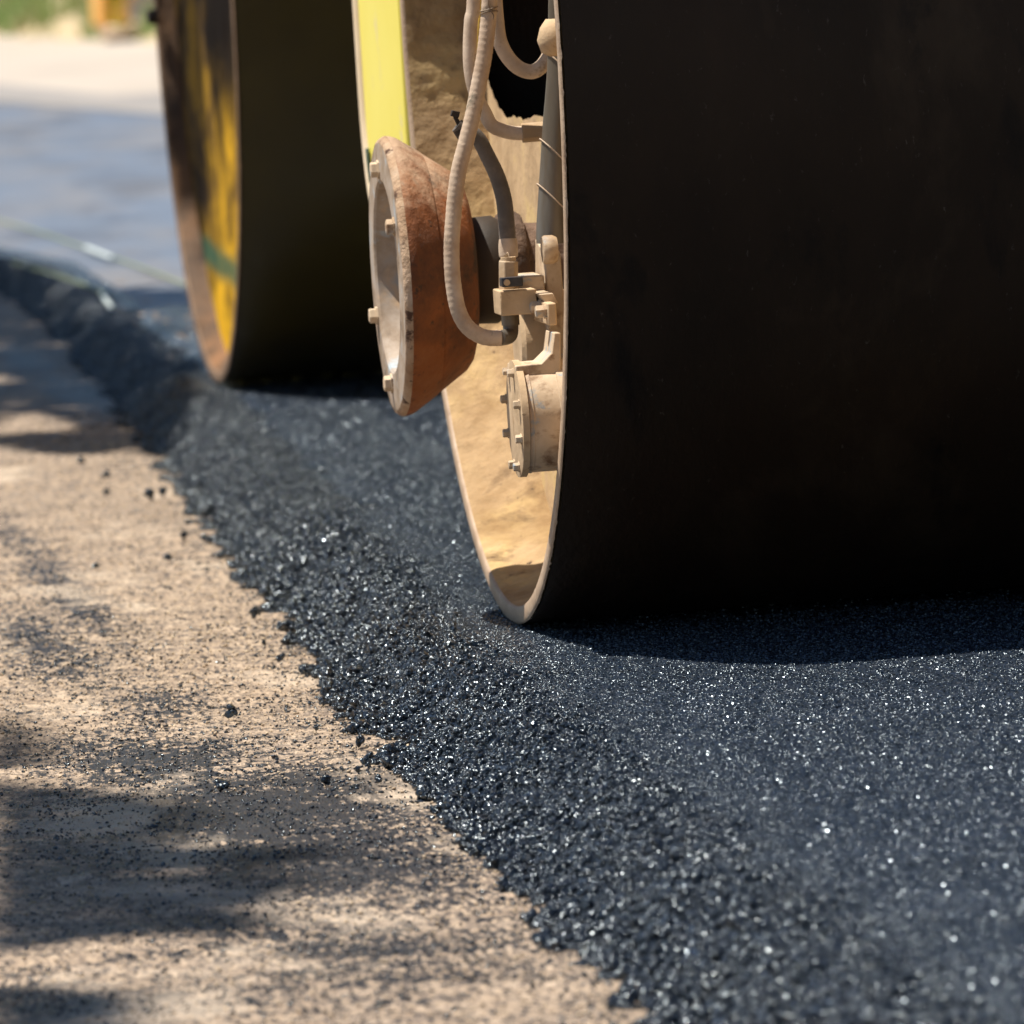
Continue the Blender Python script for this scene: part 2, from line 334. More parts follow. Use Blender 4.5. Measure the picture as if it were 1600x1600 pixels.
# paler rolled lane further along: the strip narrows into it
far_pts = [(.05, 8.95), (2.9, 8.95), (9, 8.95), (9, 14.0), (1.278, 17.4), (.998, 19.9), (-2.5, 46), (-6, 46), (-2.8, 30), (-.6, 16), (.15, 12)]
m_farroad = m_far
o = obj('rolled_road', ([(x, y, -.004) for x, y in [(float(edge_x(6.25))+.10, 6.25), (9, 6.25), (9, 10), (1.28, 17.4), (1.0, 19.9), (-1.4, 40), (-6, 40), (-6, 14), (float(edge_x(12))+.02, 12), (float(edge_x(9.3))+.08, 9.3), (float(edge_x(8.1))+.10, 8.1)]], [tuple(range(11))]), m_far, smooth=0); tag(o, kind='structure')

# ------------------------------------------------------------------ loose aggregate
def ico(sub):
    import bmesh
    bm = bmesh.new(); bmesh.ops.create_icosphere(bm, subdivisions=sub, radius=1)
    v = np.array([p.co[:] for p in bm.verts]); f = np.array([[q.index for q in p.verts] for p in bm.faces]); bm.free(); return v, f
def lib(sub, K, amp):
    v, f = ico(sub); out = []
    for k in range(K):
        s = rng.uniform(.6, 1.15, 3); q = v*s*1.15
        for _ in range(8):                              # chop flat facets
            n = rng.normal(size=3); n /= np.linalg.norm(n); c = rng.uniform(.30, .65); dd = q@n-c
            q = q-np.outer(np.maximum(dd, 0), n)
        q = q*(1+rng.uniform(-amp, amp, (len(v), 1))); out.append(q)
    return np.array(out), f
LIB2, F2 = lib(2, 40, .12); LIB1, F1 = lib(1, 40, .16)
def seen(P, m=50):
    d = P-CAM; z = d@fw; x = 800+F*(d@rt)/z; y = 800-F*(d@up)/z
    return (x > -m) & (x < 1600+m) & (y > -m) & (y < 1600+m)
def rots(n):
    q = rng.normal(size=(n, 4)); q /= np.linalg.norm(q, axis=1)[:, None]; a, b, c, d = q.T
    return np.stack([1-2*(c*c+d*d), 2*(b*c-a*d), 2*(b*d+a*c), 2*(b*c+a*d), 1-2*(b*b+d*d), 2*(c*d-a*b), 2*(b*d-a*c), 2*(c*d+a*b), 1-2*(b*b+c*c)], -1).reshape(n, 3, 3)
def stones(P, r, L, Fc, flat=None):
    n = len(P); V = np.einsum('nij,nvj->nvi', rots(n), L[rng.integers(0, len(L), n)])*r[:, None, None]
    if flat is not None: V[:, :, 2] *= flat
    V += P[:, None, :]; nv = L.shape[1]
    return V.reshape(-1, 3), (Fc[None]+(np.arange(n)*nv)[:, None, None]).reshape(-1, 3)
def scatter_band(n, y0, y1, rlo, rhi, dlo, dhi, pw=1., lift=(.0, .8)):
    Y = rng.uniform(y0, y1, n); wd = np.interp(Y, [-3, 0, 4, 8], [.150, .120, .105, .065])
    en = .05*(1-.5*sstep((Y-1)/3))*(fbm(Y*0, Y, 7, 5, 3)-.5)+.035*(vnoise(Y, Y*0, 26, 8)-.5)+.02*(vnoise(Y, Y*0, 70, 9)-.5)
    u = rng.random(n)**pw; d = dlo+(dhi-dlo)*u
    X = edge_x(Y)+en+d*wd
    r = rlo*(rhi/rlo)**(rng.random(n)**1.7); r = r*np.clip(1.15-.42*d, .45, 1.2)
    h, _, _ = mat_h(X, Y); h = np.maximum(h, GZ-.002)
    P = np.stack([X, Y, h+r*rng.uniform(lift[0], lift[1], n)], -1); k = seen(P); return P[k], r[k]
P, r = scatter_band(22000, -3.6, 1.6, .0017, .0066, -.0, 1.15, 1.35)
Va, Fa = stones(P, r, LIB2, F2)
P2, r2 = scatter_band(110000, -3.6, 1.8, .0010, .0030, -.02, 1.5, 1.2, (-.5, .45))
Vc, Fc_ = stones(P2, r2, LIB1, F1)
P3, r3 = scatter_band(90000, 1.6, 9.6, .0018, .0042, -.0, 1.35, .9)
Vd, Fd = stones(P3, r3, LIB1, F1)
V = np.concatenate([Va, Vc, Vd]); Fq = np.concatenate([Fa, Fc_+len(Va), Fd+len(Va)+len(Vc)])
st = fast_mesh('loose_asphalt', V, Fq, m_stone); tag(st, 'loose black tarry asphalt crumbs heaped along the ragged edge of the mat', 'asphalt crumbs', kind='stuff')
# half sunken stones over the rolled surface
n = 330000
Y = rng.uniform(-3.6, 3.4, n); X = edge_x(Y)+rng.uniform(.14, 1., n)**1.0*.95
keep = ~((Y > -.12) & (X > .0) & (Y < .6)) & seen(np.stack([X, Y, X*0], -1)) & ((X < .25) | (Y < 0)); X = X[keep]; Y = Y[keep]
h, _, _ = mat_h(X, Y); r = rng.uniform(.0012, .0032, len(X))
Pa = np.stack([X, Y, h-r*rng.uniform(-.05, .5, len(X))], -1)
Pb, rb = scatter_band(150000, -3.6, 2.6, .0011, .0036, .35, 3.4, 1.1, (-.5, .35))
Pc, rc = scatter_band(7000, -3.6, 1.6, .0026, .0052, .7, 2.2, 1.6, (-.7, .1))
Va, Fa = stones(np.concatenate([Pa, Pb, Pc]), np.concatenate([r, rb, rc]), LIB1, F1, .8)
st2 = fast_mesh('surface_aggregate', Va, Fa, m_agg); tag(st2, 'small glinting stones bedded in the rolled asphalt surface', 'aggregate', kind='stuff')
# dark crumbs and pale grit on the old surface
def scatter_grit(n, use_stain, rlo, rhi):
    Y = np.where(rng.random(n) < .75, rng.uniform(-3.7, .8, n), rng.uniform(.8, 4.5, n)); X = edge_x(Y)-rng.random(n)**1.2*.85+.02
    if use_stain:
        p = .25+1.1*stain(X, Y)+.5*np.exp(-((X-edge_x(Y))/.06)**2); p = p*(.35+1.3*(fbm(X, Y*.5, 26, 44) > .5)); k = rng.random(n) < p; X = X[k]; Y = Y[k]
    if not use_stain: k = rng.random(n) > stain(X, Y)*1.1; X = X[k]; Y = Y[k]
    r = rlo*(rhi/rlo)**(rng.random(len(X))**2.6)
    P = np.stack([X, Y, base_h(X, Y)+r*.35], -1); k = seen(P); return P[k], r[k]
P, r = scatter_grit(130000, True, .0007, .0030)
Va, Fa = stones(P, r, LIB1, F1, .75); o = fast_mesh('tar_crumbs', Va, Fa, m_stone); tag(o, 'tiny black asphalt crumbs sprinkled over the dusty old road', 'crumbs', kind='stuff')
m_grit = M('pale_grit', [(.3, (.34, .25, .16)), (.6, (.55, .43, .30)), (.8, (.68, .56, .42))], 60, .85, .2, 200)
P, r = scatter_grit(40000, False, .0007, .0032)
Va, Fa = stones(P, r, LIB1, F1, .75); o = fast_mesh('road_grit', Va, Fa, m_grit); tag(o, 'tiny pale sand grains and chips on the dusty old road', 'grit', kind='stuff')

# single lumps thrown clear of the edge
LUMPS = [(362, 1113, 22, 'round black asphalt lump alone on the pale road, below the middle left'),
 (348, 1226, 26, 'squat black asphalt lump at the upper rim of the big dark stain'),
 (397, 958, 22, 'bluish black asphalt lump just left of the ragged edge'),
 (127, 720, 18, 'blurred black lump nearest the shaded patch at far left'),
 (167, 740, 17, 'upper of two flat blurred black lumps near the far shaded patch'),
 (166, 768, 15, 'lower of two flat blurred black lumps near the far shaded patch'),
 (234, 772, 20, 'wide black lump touching its twin, left one of the pair'),
 (256, 767, 18, 'taller black lump touching its twin, right one of the pair'),
 (289, 750, 15, 'grey black lump between the touching pair and the asphalt edge'),
 (309, 762, 20, 'black lump almost touching the asphalt edge beside the twin lumps'),
 (325, 797, 24, 'long black lump lying against the asphalt edge'),
 (288, 837, 15, 'small black lump above the flat one on the far pale road'),
 (262, 870, 16, 'dark brownish lump with a short shadow on the far pale road'),
 (152, 884, 15, 'thin flat dark lump farthest out from the asphalt edge'),
 (320, 840, 18, 'black lump in a row at the foot of the asphalt edge'),
 (440, 1027, 17, 'small black lump at the edge below the bluish lump'),
 (438, 978, 22, 'chunky black lump stuck to the asphalt edge'),
 (413, 1003, 10, 'tiny black lump between the bluish lump and the edge'),
 (495, 1137, 12, 'tiny black lump left of the sharp stone edge'),
 (508, 1217, 20, 'flattish black lump on the pale road under the tar fringe'),
 (564, 1158, 22, 'shiny black lump near the in-focus ragged edge'),
 (592, 1216, 15, 'rightmost of three small lumps beneath the ragged edge'),
 (560, 1203, 14, 'leftmost of three small lumps beneath the ragged edge'),
 (576, 1196, 13, 'middle one of three small lumps beneath the ragged edge'),
 (858, 1477, 26, 'blurred black lump on the pale road near the bottom'),
 (769, 1346, 26, 'dark lump tucked in a bay of the asphalt edge'),
 (735, 1325, 14, 'small faint lump left of the one in the bay')]
for i, (px, py, s, lab) in enumerate(LUMPS):
    q = at(px, py+s*.3, 2, GZ); dist = np.linalg.norm(q-CAM); rad = s/2*dist/F*1.05
    k = 6; off = rng.normal(size=(k, 3))*rad*.26; off[:, 2] = np.abs(off[:, 2])*.8; rr = np.full(k, rad*.62)*rng.uniform(.7, 1.1, k)
    off[0] = 0; rr[0] = rad*.9
    Va, Fa = stones(off+np.array([0, 0, rad*.45]), rr, LIB2, F2)
    o = fast_mesh('asphalt_lump', Va, Fa, m_stone); o.location = (q[0], q[1], GZ+.0005)
    tag(o, lab, 'asphalt lump', 'loose asphalt lumps left of the mat')

# ------------------------------------------------------------------ the roller
XO, W = .1175, 4.1034
base = (.9, 2.0, 0)
roller = empty('road_roller', base, 'tandem road roller with two steel drums and a rusty edge wheel on fresh asphalt', 'road roller')
ROOTLOC[roller.name] = np.array(base)
def part(name, vf, mat, parent=None, **k): return obj(name, vf, mat, parent or roller, **k)

def drum(x0, y0, m_out, m_edge, m_in, m_dsk, length, hole=None, seed=1, rec=.08):
    c = (x0, y0, R); n = 360; r_ = random.Random(seed)
    shell = part('drum', lathe([(.004, R-.0005), (length, R-.0005)], c, n=n, cap=False), m_out, smooth=60)
    # rim: end face with a chipped bevelled outer edge
    v = []; f = []; N = 900
    jag = [r_.gauss(0, 1) for _ in range(N)]
    sm = [sum(jag[(i+k) % N] for k in range(-2, 3))/3 for i in range(N)]
    for i in range(N):
        a = 2*PI*i/N; ca, sa = math.cos(a), math.sin(a); j = sm[i]*.0008
        for (t, rr) in ((.0016+max(0, jag[i]-.6)*.0010, R+.0003), (.0005, R-.0008), (0, R-.0022+j*.25), (0, .5850+sm[(i*3) % N]*.0003), (.0012, .5832), (.0040, .5822)):
            v.append((x0+t, y0+rr*ca, R+rr*sa))
    for i in range(N):
        q = (i+1) % N
        for k in range(5): f.append((i*6+k, q*6+k, q*6+k+1, i*6+k+1))
    part('drum_rim', (v, f), m_edge, shell, smooth=50)
    # inner wall with caked dirt thickening towards the end disc
    v = []; f = []; A = 720; T = [.0030+(rec+.003-.0030)*k/13 for k in range(14)]
    G = np.array([[a*.02, t*8] for a in range(A) for t in T]); ang = np.array([2*PI*a/A for a in range(A)])
    for ai, a in enumerate(ang):
        for t in T:
            cake = .012*sstep((t-.004)/(rec+.002))**1.3+float(fbm(a*9, t*20+3, 1.9, 50+seed))*.0035*min(1, (t-.003)/.02)+float(vnoise(a*60, t*110, 1, 60+seed))*.0016*min(1, (t-.003)/.006)
            rr = .5822-cake; v.append((x0+t, y0+rr*math.cos(a), R+rr*math.sin(a)))
    nT = len(T)
    for ai in range(A):
        q = (ai+1) % A
        for k in range(nT-1): f.append((ai*nT+k, ai*nT+k+1, q*nT+k+1, q*nT+k))
    part('inner_wall', (v, f), m_in, shell, smooth=60)
    # end disc, recessed 8 cm, with an access opening
    from mathutils.geometry import delaunay_2d_cdt
    pts = [((.5800)*math.cos(2*PI*k/360), .5800*math.sin(2*PI*k/360)) for k in range(360)]; edges = [(k, (k+1) % 360) for k in range(360)]
    if hole is not None:
        jh = []
        for k in range(len(hole)):
            p_, q_ = hole[k], hole[(k+1) % len(hole)]; m_ = max(2, int(math.dist(p_, q_)/.004))
            for i in range(m_):
                y_ = p_[0]+(q_[0]-p_[0])*i/m_; z_ = p_[1]+(q_[1]-p_[1])*i/m_
                jh.append((y_+(float(vnoise(y_, z_, 60, 150))-.5)*.012, z_-R+(float(fbm(y_, z_, 22, 151, 3))-.5)*.014))
        jh = [p_ for p_ in jh if math.hypot(*p_) < .562]; n0 = len(pts); pts += jh; edges += [(n0+k, n0+(k+1) % len(jh)) for k in range(len(jh))]
        hl = jh
    for gy in np.arange(-.56, .56, .012):
        for gz in np.arange(-.56, .1, .012):
            if math.hypot(gy, gz) < .56: pts.append((float(gy)+random.uniform(-.003, .003), float(gz)+random.uniform(-.003, .003)))
    V2, _, F2_, *_r = delaunay_2d_cdt([Vector(p_) for p_ in pts], edges, [], 0, 1e-5)
    v = np.array([(x0+rec, y0+p_[0], R+p_[1]) for p_ in V2]); v[:, 0] += (fbm(v[:, 1], v[:, 2], 14, 70+seed)-.5)*.006
    f = []
    for q_ in F2_:
        cx_ = sum(V2[i][0] for i in q_)/3; cz_ = sum(V2[i][1] for i in q_)/3
        if hole is not None and inside(cx_, cz_, hl): continue
        f.append(tuple(q_))
    part('end_disc', (v, f), m_dsk, shell, smooth=60)
    part('back_disc', lathe([(length-.05, .05), (length-.05, R-.012)], c, n=64, cap=False), m_dark, shell)
    return shell
def inside(x, y, poly):
    r_ = False; n = len(poly)
    for i in range(n):
        (x1, y1), (x2, y2) = poly[i], poly[(i+1) % n]
        if (y1 > y) != (y2 > y) and x < (x2-x1)*(y-y1)/(y2-y1)+x1: r_ = not r_
    return r_
HOLE = [(.585, .95), (.575, .613), (.565, .572), (.539, .530), (.473, .505), (.379, .492), (.24, .494), (.109, .499), (-.1, .51), (-.16, .56), (-.16, .95)]
def mat_reardisc():
    m, t, bs, tc = nodes('stained_rear_disc_painted_shade'); v = mapped(t, tc, (1, .6, 1))
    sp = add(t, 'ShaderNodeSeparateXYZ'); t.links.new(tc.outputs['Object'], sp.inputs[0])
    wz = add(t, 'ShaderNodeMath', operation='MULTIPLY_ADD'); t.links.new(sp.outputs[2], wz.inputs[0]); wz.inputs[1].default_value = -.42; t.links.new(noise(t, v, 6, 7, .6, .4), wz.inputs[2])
    col = ramp(t, wz.outputs[0], [(.22, (.030, .015, .005)), (.32, (.13, .070, .008)), (.42, (.36, .20, .009)), (.53, (.80, .44, .012))])  # painted shade darkens the disc upward, sunlit gold below; noise adds stains
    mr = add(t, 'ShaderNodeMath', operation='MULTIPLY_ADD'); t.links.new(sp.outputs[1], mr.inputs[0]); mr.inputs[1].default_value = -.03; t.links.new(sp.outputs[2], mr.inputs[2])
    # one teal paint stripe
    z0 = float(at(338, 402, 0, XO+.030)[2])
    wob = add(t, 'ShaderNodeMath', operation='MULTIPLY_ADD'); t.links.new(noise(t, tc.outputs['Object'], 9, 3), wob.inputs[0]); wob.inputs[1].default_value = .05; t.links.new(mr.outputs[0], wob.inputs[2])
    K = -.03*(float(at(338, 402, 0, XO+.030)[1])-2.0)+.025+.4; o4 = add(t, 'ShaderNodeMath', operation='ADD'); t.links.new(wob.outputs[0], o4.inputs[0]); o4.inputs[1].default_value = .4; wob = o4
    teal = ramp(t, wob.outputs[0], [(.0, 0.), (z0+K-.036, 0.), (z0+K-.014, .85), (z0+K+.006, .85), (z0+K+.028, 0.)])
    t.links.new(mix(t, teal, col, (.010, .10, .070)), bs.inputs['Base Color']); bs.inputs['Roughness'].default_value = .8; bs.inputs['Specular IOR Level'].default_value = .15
    return m
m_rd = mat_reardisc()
m_rwall = M('rusty_rear_drum_wall', [(.3, (.03, .015, .008)), (.5, (.09, .045, .018)), (.7, (.24, .11, .04))], 7, .8, .5, 40, .004)
front = drum(0, 0, m_drum, m_rim, m_wall, m_disc, 1.68, HOLE, 1)
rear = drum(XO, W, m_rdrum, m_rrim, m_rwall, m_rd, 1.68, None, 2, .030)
lug = part('drum_lug', lathe([(-.012, .004), (-.012, .012), (.004, .014), (.004, .004)], (XO-.002, W+.56, .535), n=6), m_dark, rear)
# machinery seen through the opening
part('inner_bearing', join(box((.30, .25, .52), (.05, .9, .5)), box((.22, .22, .50), (.10, .34, .05)), box((.24, .50, .56), (.10, .03, .16))), m_dark, bevel=.003)
q = at(793, 150, 0, .17)
part('yellow_hex_plug', lathe([(-.02, .020), (-.012, .024), (.02, .024)], q, n=6, a0=.3), m_ydirt, bevel=.002)

# ---- edge wheel, its axis along X
Yc = .045; cc = at(612, 432, 1, Yc)
fx = cc[0]
prof = [(-.004, .128), (-.005, .1365), (-.001, .1405), (.004, .1412), (.010, .1395), (.036, .1230), (.0363, .1212), (.0385, .1206), (.068, .1000), (.074, .092), (.0775, .080), (.079, .060), (.079, .030)]
n = 160
wheel = part('edge_wheel', lathe([(.0026, .1411), (.0060, .1408), (.0118, .1391)]+prof[5:], (fx, Yc, cc[2]), n=n, cap=False), m_rust, smooth=40)
part('wheel_lip', lathe([(-.0048, .1345), (-.0040, .1375), (-.0012, .1396), (.0012, .1407), (.0026, .1411)], (fx, Yc, cc[2]), n=n, cap=False, jit=.0004), m_rustd, wheel, smooth=50)
part('wheel_face', lathe([(-.0047, .1346), (-.0055, .120), (-.0052, .098), (-.003, .0955), (.020, .093), (.036, .088), (.038, .05), (.026, .046), (.022, .02), (.022, .001)], (fx, Yc, cc[2]), n=96, cap=False), m_face, wheel, smooth=40)
def hexbolt(c, s=.009, h=.008, axis='X', mat=m_pale, parent=None, sgn=-1, washer=True):
    pr = [(0, s*1.25), (sgn*h*.25, s*1.25), (sgn*h*.26, s), (sgn*h*.9, s), (sgn*h, s*.8), (sgn*h, .0003)]
    return part('bolt', lathe(pr, c, axis, n=6, a0=random.uniform(0, 1)), mat, parent, smooth=20)
for aa in (86, -24, -86, 150):
    a = math.radians(aa); hexbolt((fx-.005, Yc+.108*math.cos(a), cc[2]+.108*math.sin(a)), .0080, .009, parent=wheel)
# hub behind the wheel
part('wheel_hub', lathe([(.080, .050), (.084, .0535), (.110, .0545), (.116, .050), (.120, .049)], (fx-.006, Yc, cc[2]), n=64), m_dark, wheel, smooth=50)
hub = part('hub_flange', lathe([(.112, .045), (.114, .054), (.118, .0565), (.132, .0565), (.137, .053), (.139, .045), (.24, .040)], (fx-.004, Yc, cc[2]), n=96, jit=.0009), m_crust, wheel, smooth=50)

# ---- hoses (each traced at its own depth)
def hp(pts, y):
    out = []
    for k, p in enumerate(pts):
        yy = p[2] if len(p) > 2 else y
        out.append(at(p[0], p[1], 1, yy))
    return out
YA = -.31
TOP = lambda x: [np.array((x, -.20, 1.265)), np.array((x-.03, -.24, 1.05))]
A_ = TOP(.10)+hp([(775, -330), (772, -180), (768, -60), (765, 0), (763, 32), (757, 85), (749, 128), (738.5, 181), (728, 223), (717, 266), (711, 308), (708.5, 338), (706.5, 365), (705.6, 396), (707.7, 438), (715, 481), (728, 508), (747, 523), (764, 528), (783, 528)], YA)
part('hose', tube(A_, .0077, 24, rib=.00011, pitch=.0062, m=12), m_hose, smooth=70).__setitem__('label', 'long dusty brown hose curving down to the valve block')
part('hose', tube(TOP(.07)+hp([(737, -330), (740, -150), (740, 0), (736, 32), (734, 74), (735, 106), (740, 135), (749, 160), (757.6, 176), (768, 195.5), (785, 204), (804, 208), (822, 208)], -.25), .0068, 20, m=12), m_hosel, smooth=70)
part('hose', tube(TOP(.12)+hp([(770, -330), (772, -120), (773, -20), (776, 30), (781, 64), (794, 90), (812, 107), (832, 112), (848, 102), (860, 82), (868, 60)], -.23), .0072, 20, m=12), m_hosel, smooth=70)
part('hose', tube(hp([(714, 196), (722, 202), (745, 214), (762, 244), (777, 276), (787, 310), (791, 345), (793, 372), (794, 394)], -.26), lambda t: .0072+.0012*t, 20, rib=.00006, m=12), m_hosed, smooth=70)
part('hose', tube(TOP(.085)+hp([(752, -330), (751, -100), (752, 0), (748, 60), (744, 110)], -.21), .0030, 12, m=8), m_ydirt, smooth=70)
# hose ends
p0, p1 = hp([(815, 208), (852, 205)], -.25)
part('hose_connector', tube([p0, (p0+p1)/2, p1], .0098, 6, m=2), m_pale, smooth=20, bevel=.001)
p0, p1 = hp([(793.5, 372), (794.5, 402)], -.26)
part('hose_cuff', tube([p0, p0+(p1-p0)*.25, p0+(p1-p0)*.5, p1-(p1-p0)*.1, p1], lambda t: .0085+.0010*math.sin(t*PI), 20, m=6), m_hosel, smooth=60)
p0, p1 = hp([(711, 178), (718, 200)], -.26)
part('hose_clamp', join(box(tuple(p0), (.008, .008, .006), 0, 0, .3), box(tuple(p0*.45+p1*.55), (.004, .004, .012), 0, 0, -.4), tube([p1, p1+np.array([.003, 0, -.006]), p1+np.array([.007, 0, -.010])], .0072, 16, m=2)), m_dark, bevel=.0006)
# wire tie round the long hose
for dy in (0, 1):
    ca = at(764, 14+6*dy, 1, YA); v_ = []
    for k in range(17):
        a = 2*PI*k/16; v_.append(ca+np.array([.0086*math.cos(a), .0086*math.sin(a), .0018*math.cos(a+dy)]))
    part('wire_tie', tube(v_, .0006, 6, raw=True, cap=False), m_wire)
part('wire_tie', tube(hp([(764, -8), (763, 6), (766, 14), (771, 24), (770, 30)], YA-.01), .0006, 6), m_wire)

# ---- valve block and fittings at the hose ends
def pbox(x0, y0, x1, y1, Y0, depth):
    """a block whose camera-side face spans the given directions at depth Y0"""
    a = at(x0, y0, 1, Y0); b = at(x1, y1, 1, Y0)
    cx, cz = (a[0]+b[0])/2, (a[2]+b[2])/2; return box((cx, Y0+depth/2, cz), (abs(b[0]-a[0]), depth, abs(a[2]-b[2])))
YB = -.31
block = part('valve_block', join(pbox(781, 455, 840, 490, YB, .052)), m_dust, bevel=.0012)
part('upper_block', join(pbox(808, 433, 852, 460, YB+.035, .07)), m_pale, block, bevel=.0012)
pa = at(795, 494, 1, YB+.026)
a0 = at(794.5, 408, 1, -.28); a1 = at(794.5, 456, 1, -.28)
part('hex_fitting', tube([a0, a0+(a1-a0)*.05, a0+(a1-a0)*.5, a1], .0096, 6, m=2), m_pale, block, smooth=20, bevel=.0008)
part('hex_fitting', tube([a0+np.array([0, 0, .004]), a0], .0075, 16, m=2), m_dust, block)
part('black_clamp', pbox(784, 435, 818, 447, YB-.006, .02), m_black, block, bevel=.0012)
b_ = at(792, 441.5, 1, YB-.007); part('screw', lathe([(0, .0032), (-.002, .0030), (-.002, .0012)], b_, 'Y', n=16), m_dust, block)
e0 = at(797, 491, 1, -.28); e1 = at(798, 508, 1, -.28); e2 = at(796, 524, 1, -.285); e3 = at(783, 528, 1, -.30); e4 = at(778, 528, 1, YA)
part('lower_collar', tube([e0, e0+(e1-e0)*.3, e1], .0088, 20, m=3), m_tube, block, smooth=30)
part('hose_elbow', tube([e0, e1, e2, e3, e4], .0076, 20, m=8), m_tube, block, smooth=60)

# ---- bracket, clamp, round cap plate and motor
br = part('bracket_plate', prism([(p[1], p[2]) for p in (at(852, 372, 0, .03), at(866, 395, 0, .03), at(872, 470, 0, .03), at(876, 560, 0, .03), at(876, 640, 0, .03), at(858, 650, 0, .03), at(855, 560, 0, .03), at(852, 470, 0, .03))][::1], 0, .020, .036), m_pale, bevel=.0015)
ck = at(857, 390, 1, -.33); part('round_cap', lathe([(-.006, .0003), (-.006, .0125), (-.004, .0140), (.004, .0140), (.008, .012), (.008, .0003)], (ck[0], -.33, ck[2]), n=48), m_pale, br, smooth=40)
cl = part('clamp_block', pbox(855, 474, 871, 508, -.37, .10), m_dust, bevel=.0015)
part('clamp_wedge', prism([(p[0], p[2]) for p in (at(843, 460, 1, -.34), at(864, 458, 1, -.34), at(872, 474, 1, -.34), at(855, 476, 1, -.34))], 1, -.34, -.27), m_pale, cl, bevel=.0008)
for (px, py) in ((849, 486), (841, 480)):
    b_ = at(px+5, py, 1, -.36 if px > 845 else -.32); hexbolt((b_[0], b_[1], b_[2]), .0062, .011, parent=cl)
# barrel of the drive with its crack line, then the motor housing
Ym = -.36; mc = at(838, 652, 1, Ym)
Yd = -.20; dc = at(836, 530, 1, Yd); part('drive_barrel', lathe([(-.018, .034), (-.014, .040), (-.006, .043), (.030, .047), (.045, .047)], (dc[0], Yd, dc[2]), n=64), m_dust, smooth=30)
x0 = at(817, 655, 1, Ym)[0]
mot = part('motor_housing', lathe([(0, .0525), (.004, .0535), (.0045, .0525), (.030, .0525), (.0305, .0540), (.034, .0540), (.060, .056), (.09, .060)], (x0, Ym, mc[2]), n=96, cap=True), m_pale, smooth=30)
part('motor_neck', prism([(p[0], p[2]) for p in (at(806, 572, 1, Ym-.03), at(846, 568, 1, Ym-.03), at(862, 552, 1, Ym-.03), at(866, 520, 1, Ym-.03), at(876, 520, 1, Ym-.03), at(876, 640, 1, Ym-.03), at(818, 640, 1, Ym-.03), at(818, 582, 1, Ym-.03), at(806, 582, 1, Ym-.03))], 1, Ym-.03, Ym+.03), m_pale, mot, bevel=.001)
fl = part('motor_flange', lathe([(-.0085, .050), (-.0075, .0565), (-.001, .0565), (0, .050)], (x0, Ym, mc[2]), n=48), m_dust, mot, smooth=30)
for aa in (20, 70, 110, 160, 200, 250, 290, 340):
    a = math.radians(aa); hexbolt((x0-.008, Ym+.048*math.cos(a), mc[2]+.048*math.sin(a)), .0042, .0065, parent=mot)

# ---- long grey hydraulic tube inside the right rim
t0 = at(882, -330, 1, -.30); t1 = at(880, 60, 1, -.30); t2 = at(862, 352, 1, -.30); t3 = at(862, 380, 1, -.30)
tb = part('hydraulic_tube', tube([np.array((.11, -.22, 1.26)), t0, t1, (t1+t2)/2, t2, t3], .0148, 32, m=10), m_tube, smooth=60)
for k_, s_ in enumerate((.15, .62, .86)):
    c0 = t1+(t2-t1)*s_; v_ = []
    for k in range(25):
        a = -PI*.2+2*PI*k/24; v_.append(c0+np.array([.0149*math.cos(a), .0149*math.sin(a), -.016*math.cos(a)]))
    part('tube_band', tube(v_, .0007, 6, raw=True, cap=False), m_hosel, tb)
kb = at(864, 62, 1, -.33); part('hose_cap', lathe([(-.016, .004), (-.012, .012), (0, .0155), (.012, .012), (.02, .006)], kb, 'Z', n=24), m_dust, smooth=60)

# ---- yellow side plate
def side_plate():
    yl, yr, zt, zb, r0 = .612, .985, 1.17, .372, .085; pts = [(yl, zt), (yr, zt)]
    for k in range(13):
        a = k/12*PI/2; pts.append((yr-r0*1.0+r0*math.cos(a), zb+r0*1.6-r0*1.6*math.sin(a)))
    pts.append((yl, zb-.0)); return prism(pts, 0, 0.0, .030)
sp = part('side_plate', side_plate(), m_yel, bevel=.006)
def edge_strip():
    yl, yr, zt, zb, r0 = .612, .985, 1.17, .372, .085; P_ = [(-.001, yr, zt), (-.001, yr, .80), (-.001, yr, .65)]
    for k in range(13):
        a = k/12*PI/2; P_.append((-.001, yr-r0+r0*math.cos(a), zb+r0*1.6-r0*1.6*math.sin(a)))
    P_.append((-.001, yl, zb)); P_ = [np.array((0.004, p[1]+.004, p[2]-.002)) for p in P_]
    return tube(P_, .0095, 12, raw=True)
part('plate_edge', edge_strip(), m_cream, sp, smooth=60)
s0 = at(575, 232, 0, -.002); s1 = at(577, 286, 0, -.002)
part('slot', box(((s0[0])-.0005, (s0[1]+s1[1])/2, (s0[2]+s1[2])/2), (.002, .022, abs(s0[2]-s1[2]))), m_slot, sp, bevel=.0006)
# chassis above the picture: carries plate, yoke and hoses
part('chassis', join(box((.92, 2.0, 1.62), (1.62, 3.2, .55)), box((.92, 2.0, 2.15), (1.3, 1.5, .5))), m_yel, bevel=.04)
part('front_yoke', join(box((.88, 0, 1.30), (1.66, .5, .10)), box((1.71, 0, .92), (.04, .36, .86)), box((.045, .12, 1.13), (.05, .30, .40))), m_yel, bevel=.012)
part('rear_yoke', join(box((.98, W, 1.30), (1.66, .5, .10)), box((1.83, W, .92), (.04, .36, .86)), box((.165, W, .95), (.05, .30, .60))), m_yel, bevel=.012)
part('side_beam', box((.10, 2.2, 1.24), (.16, 3.9, .22)), m_yel, bevel=.02)

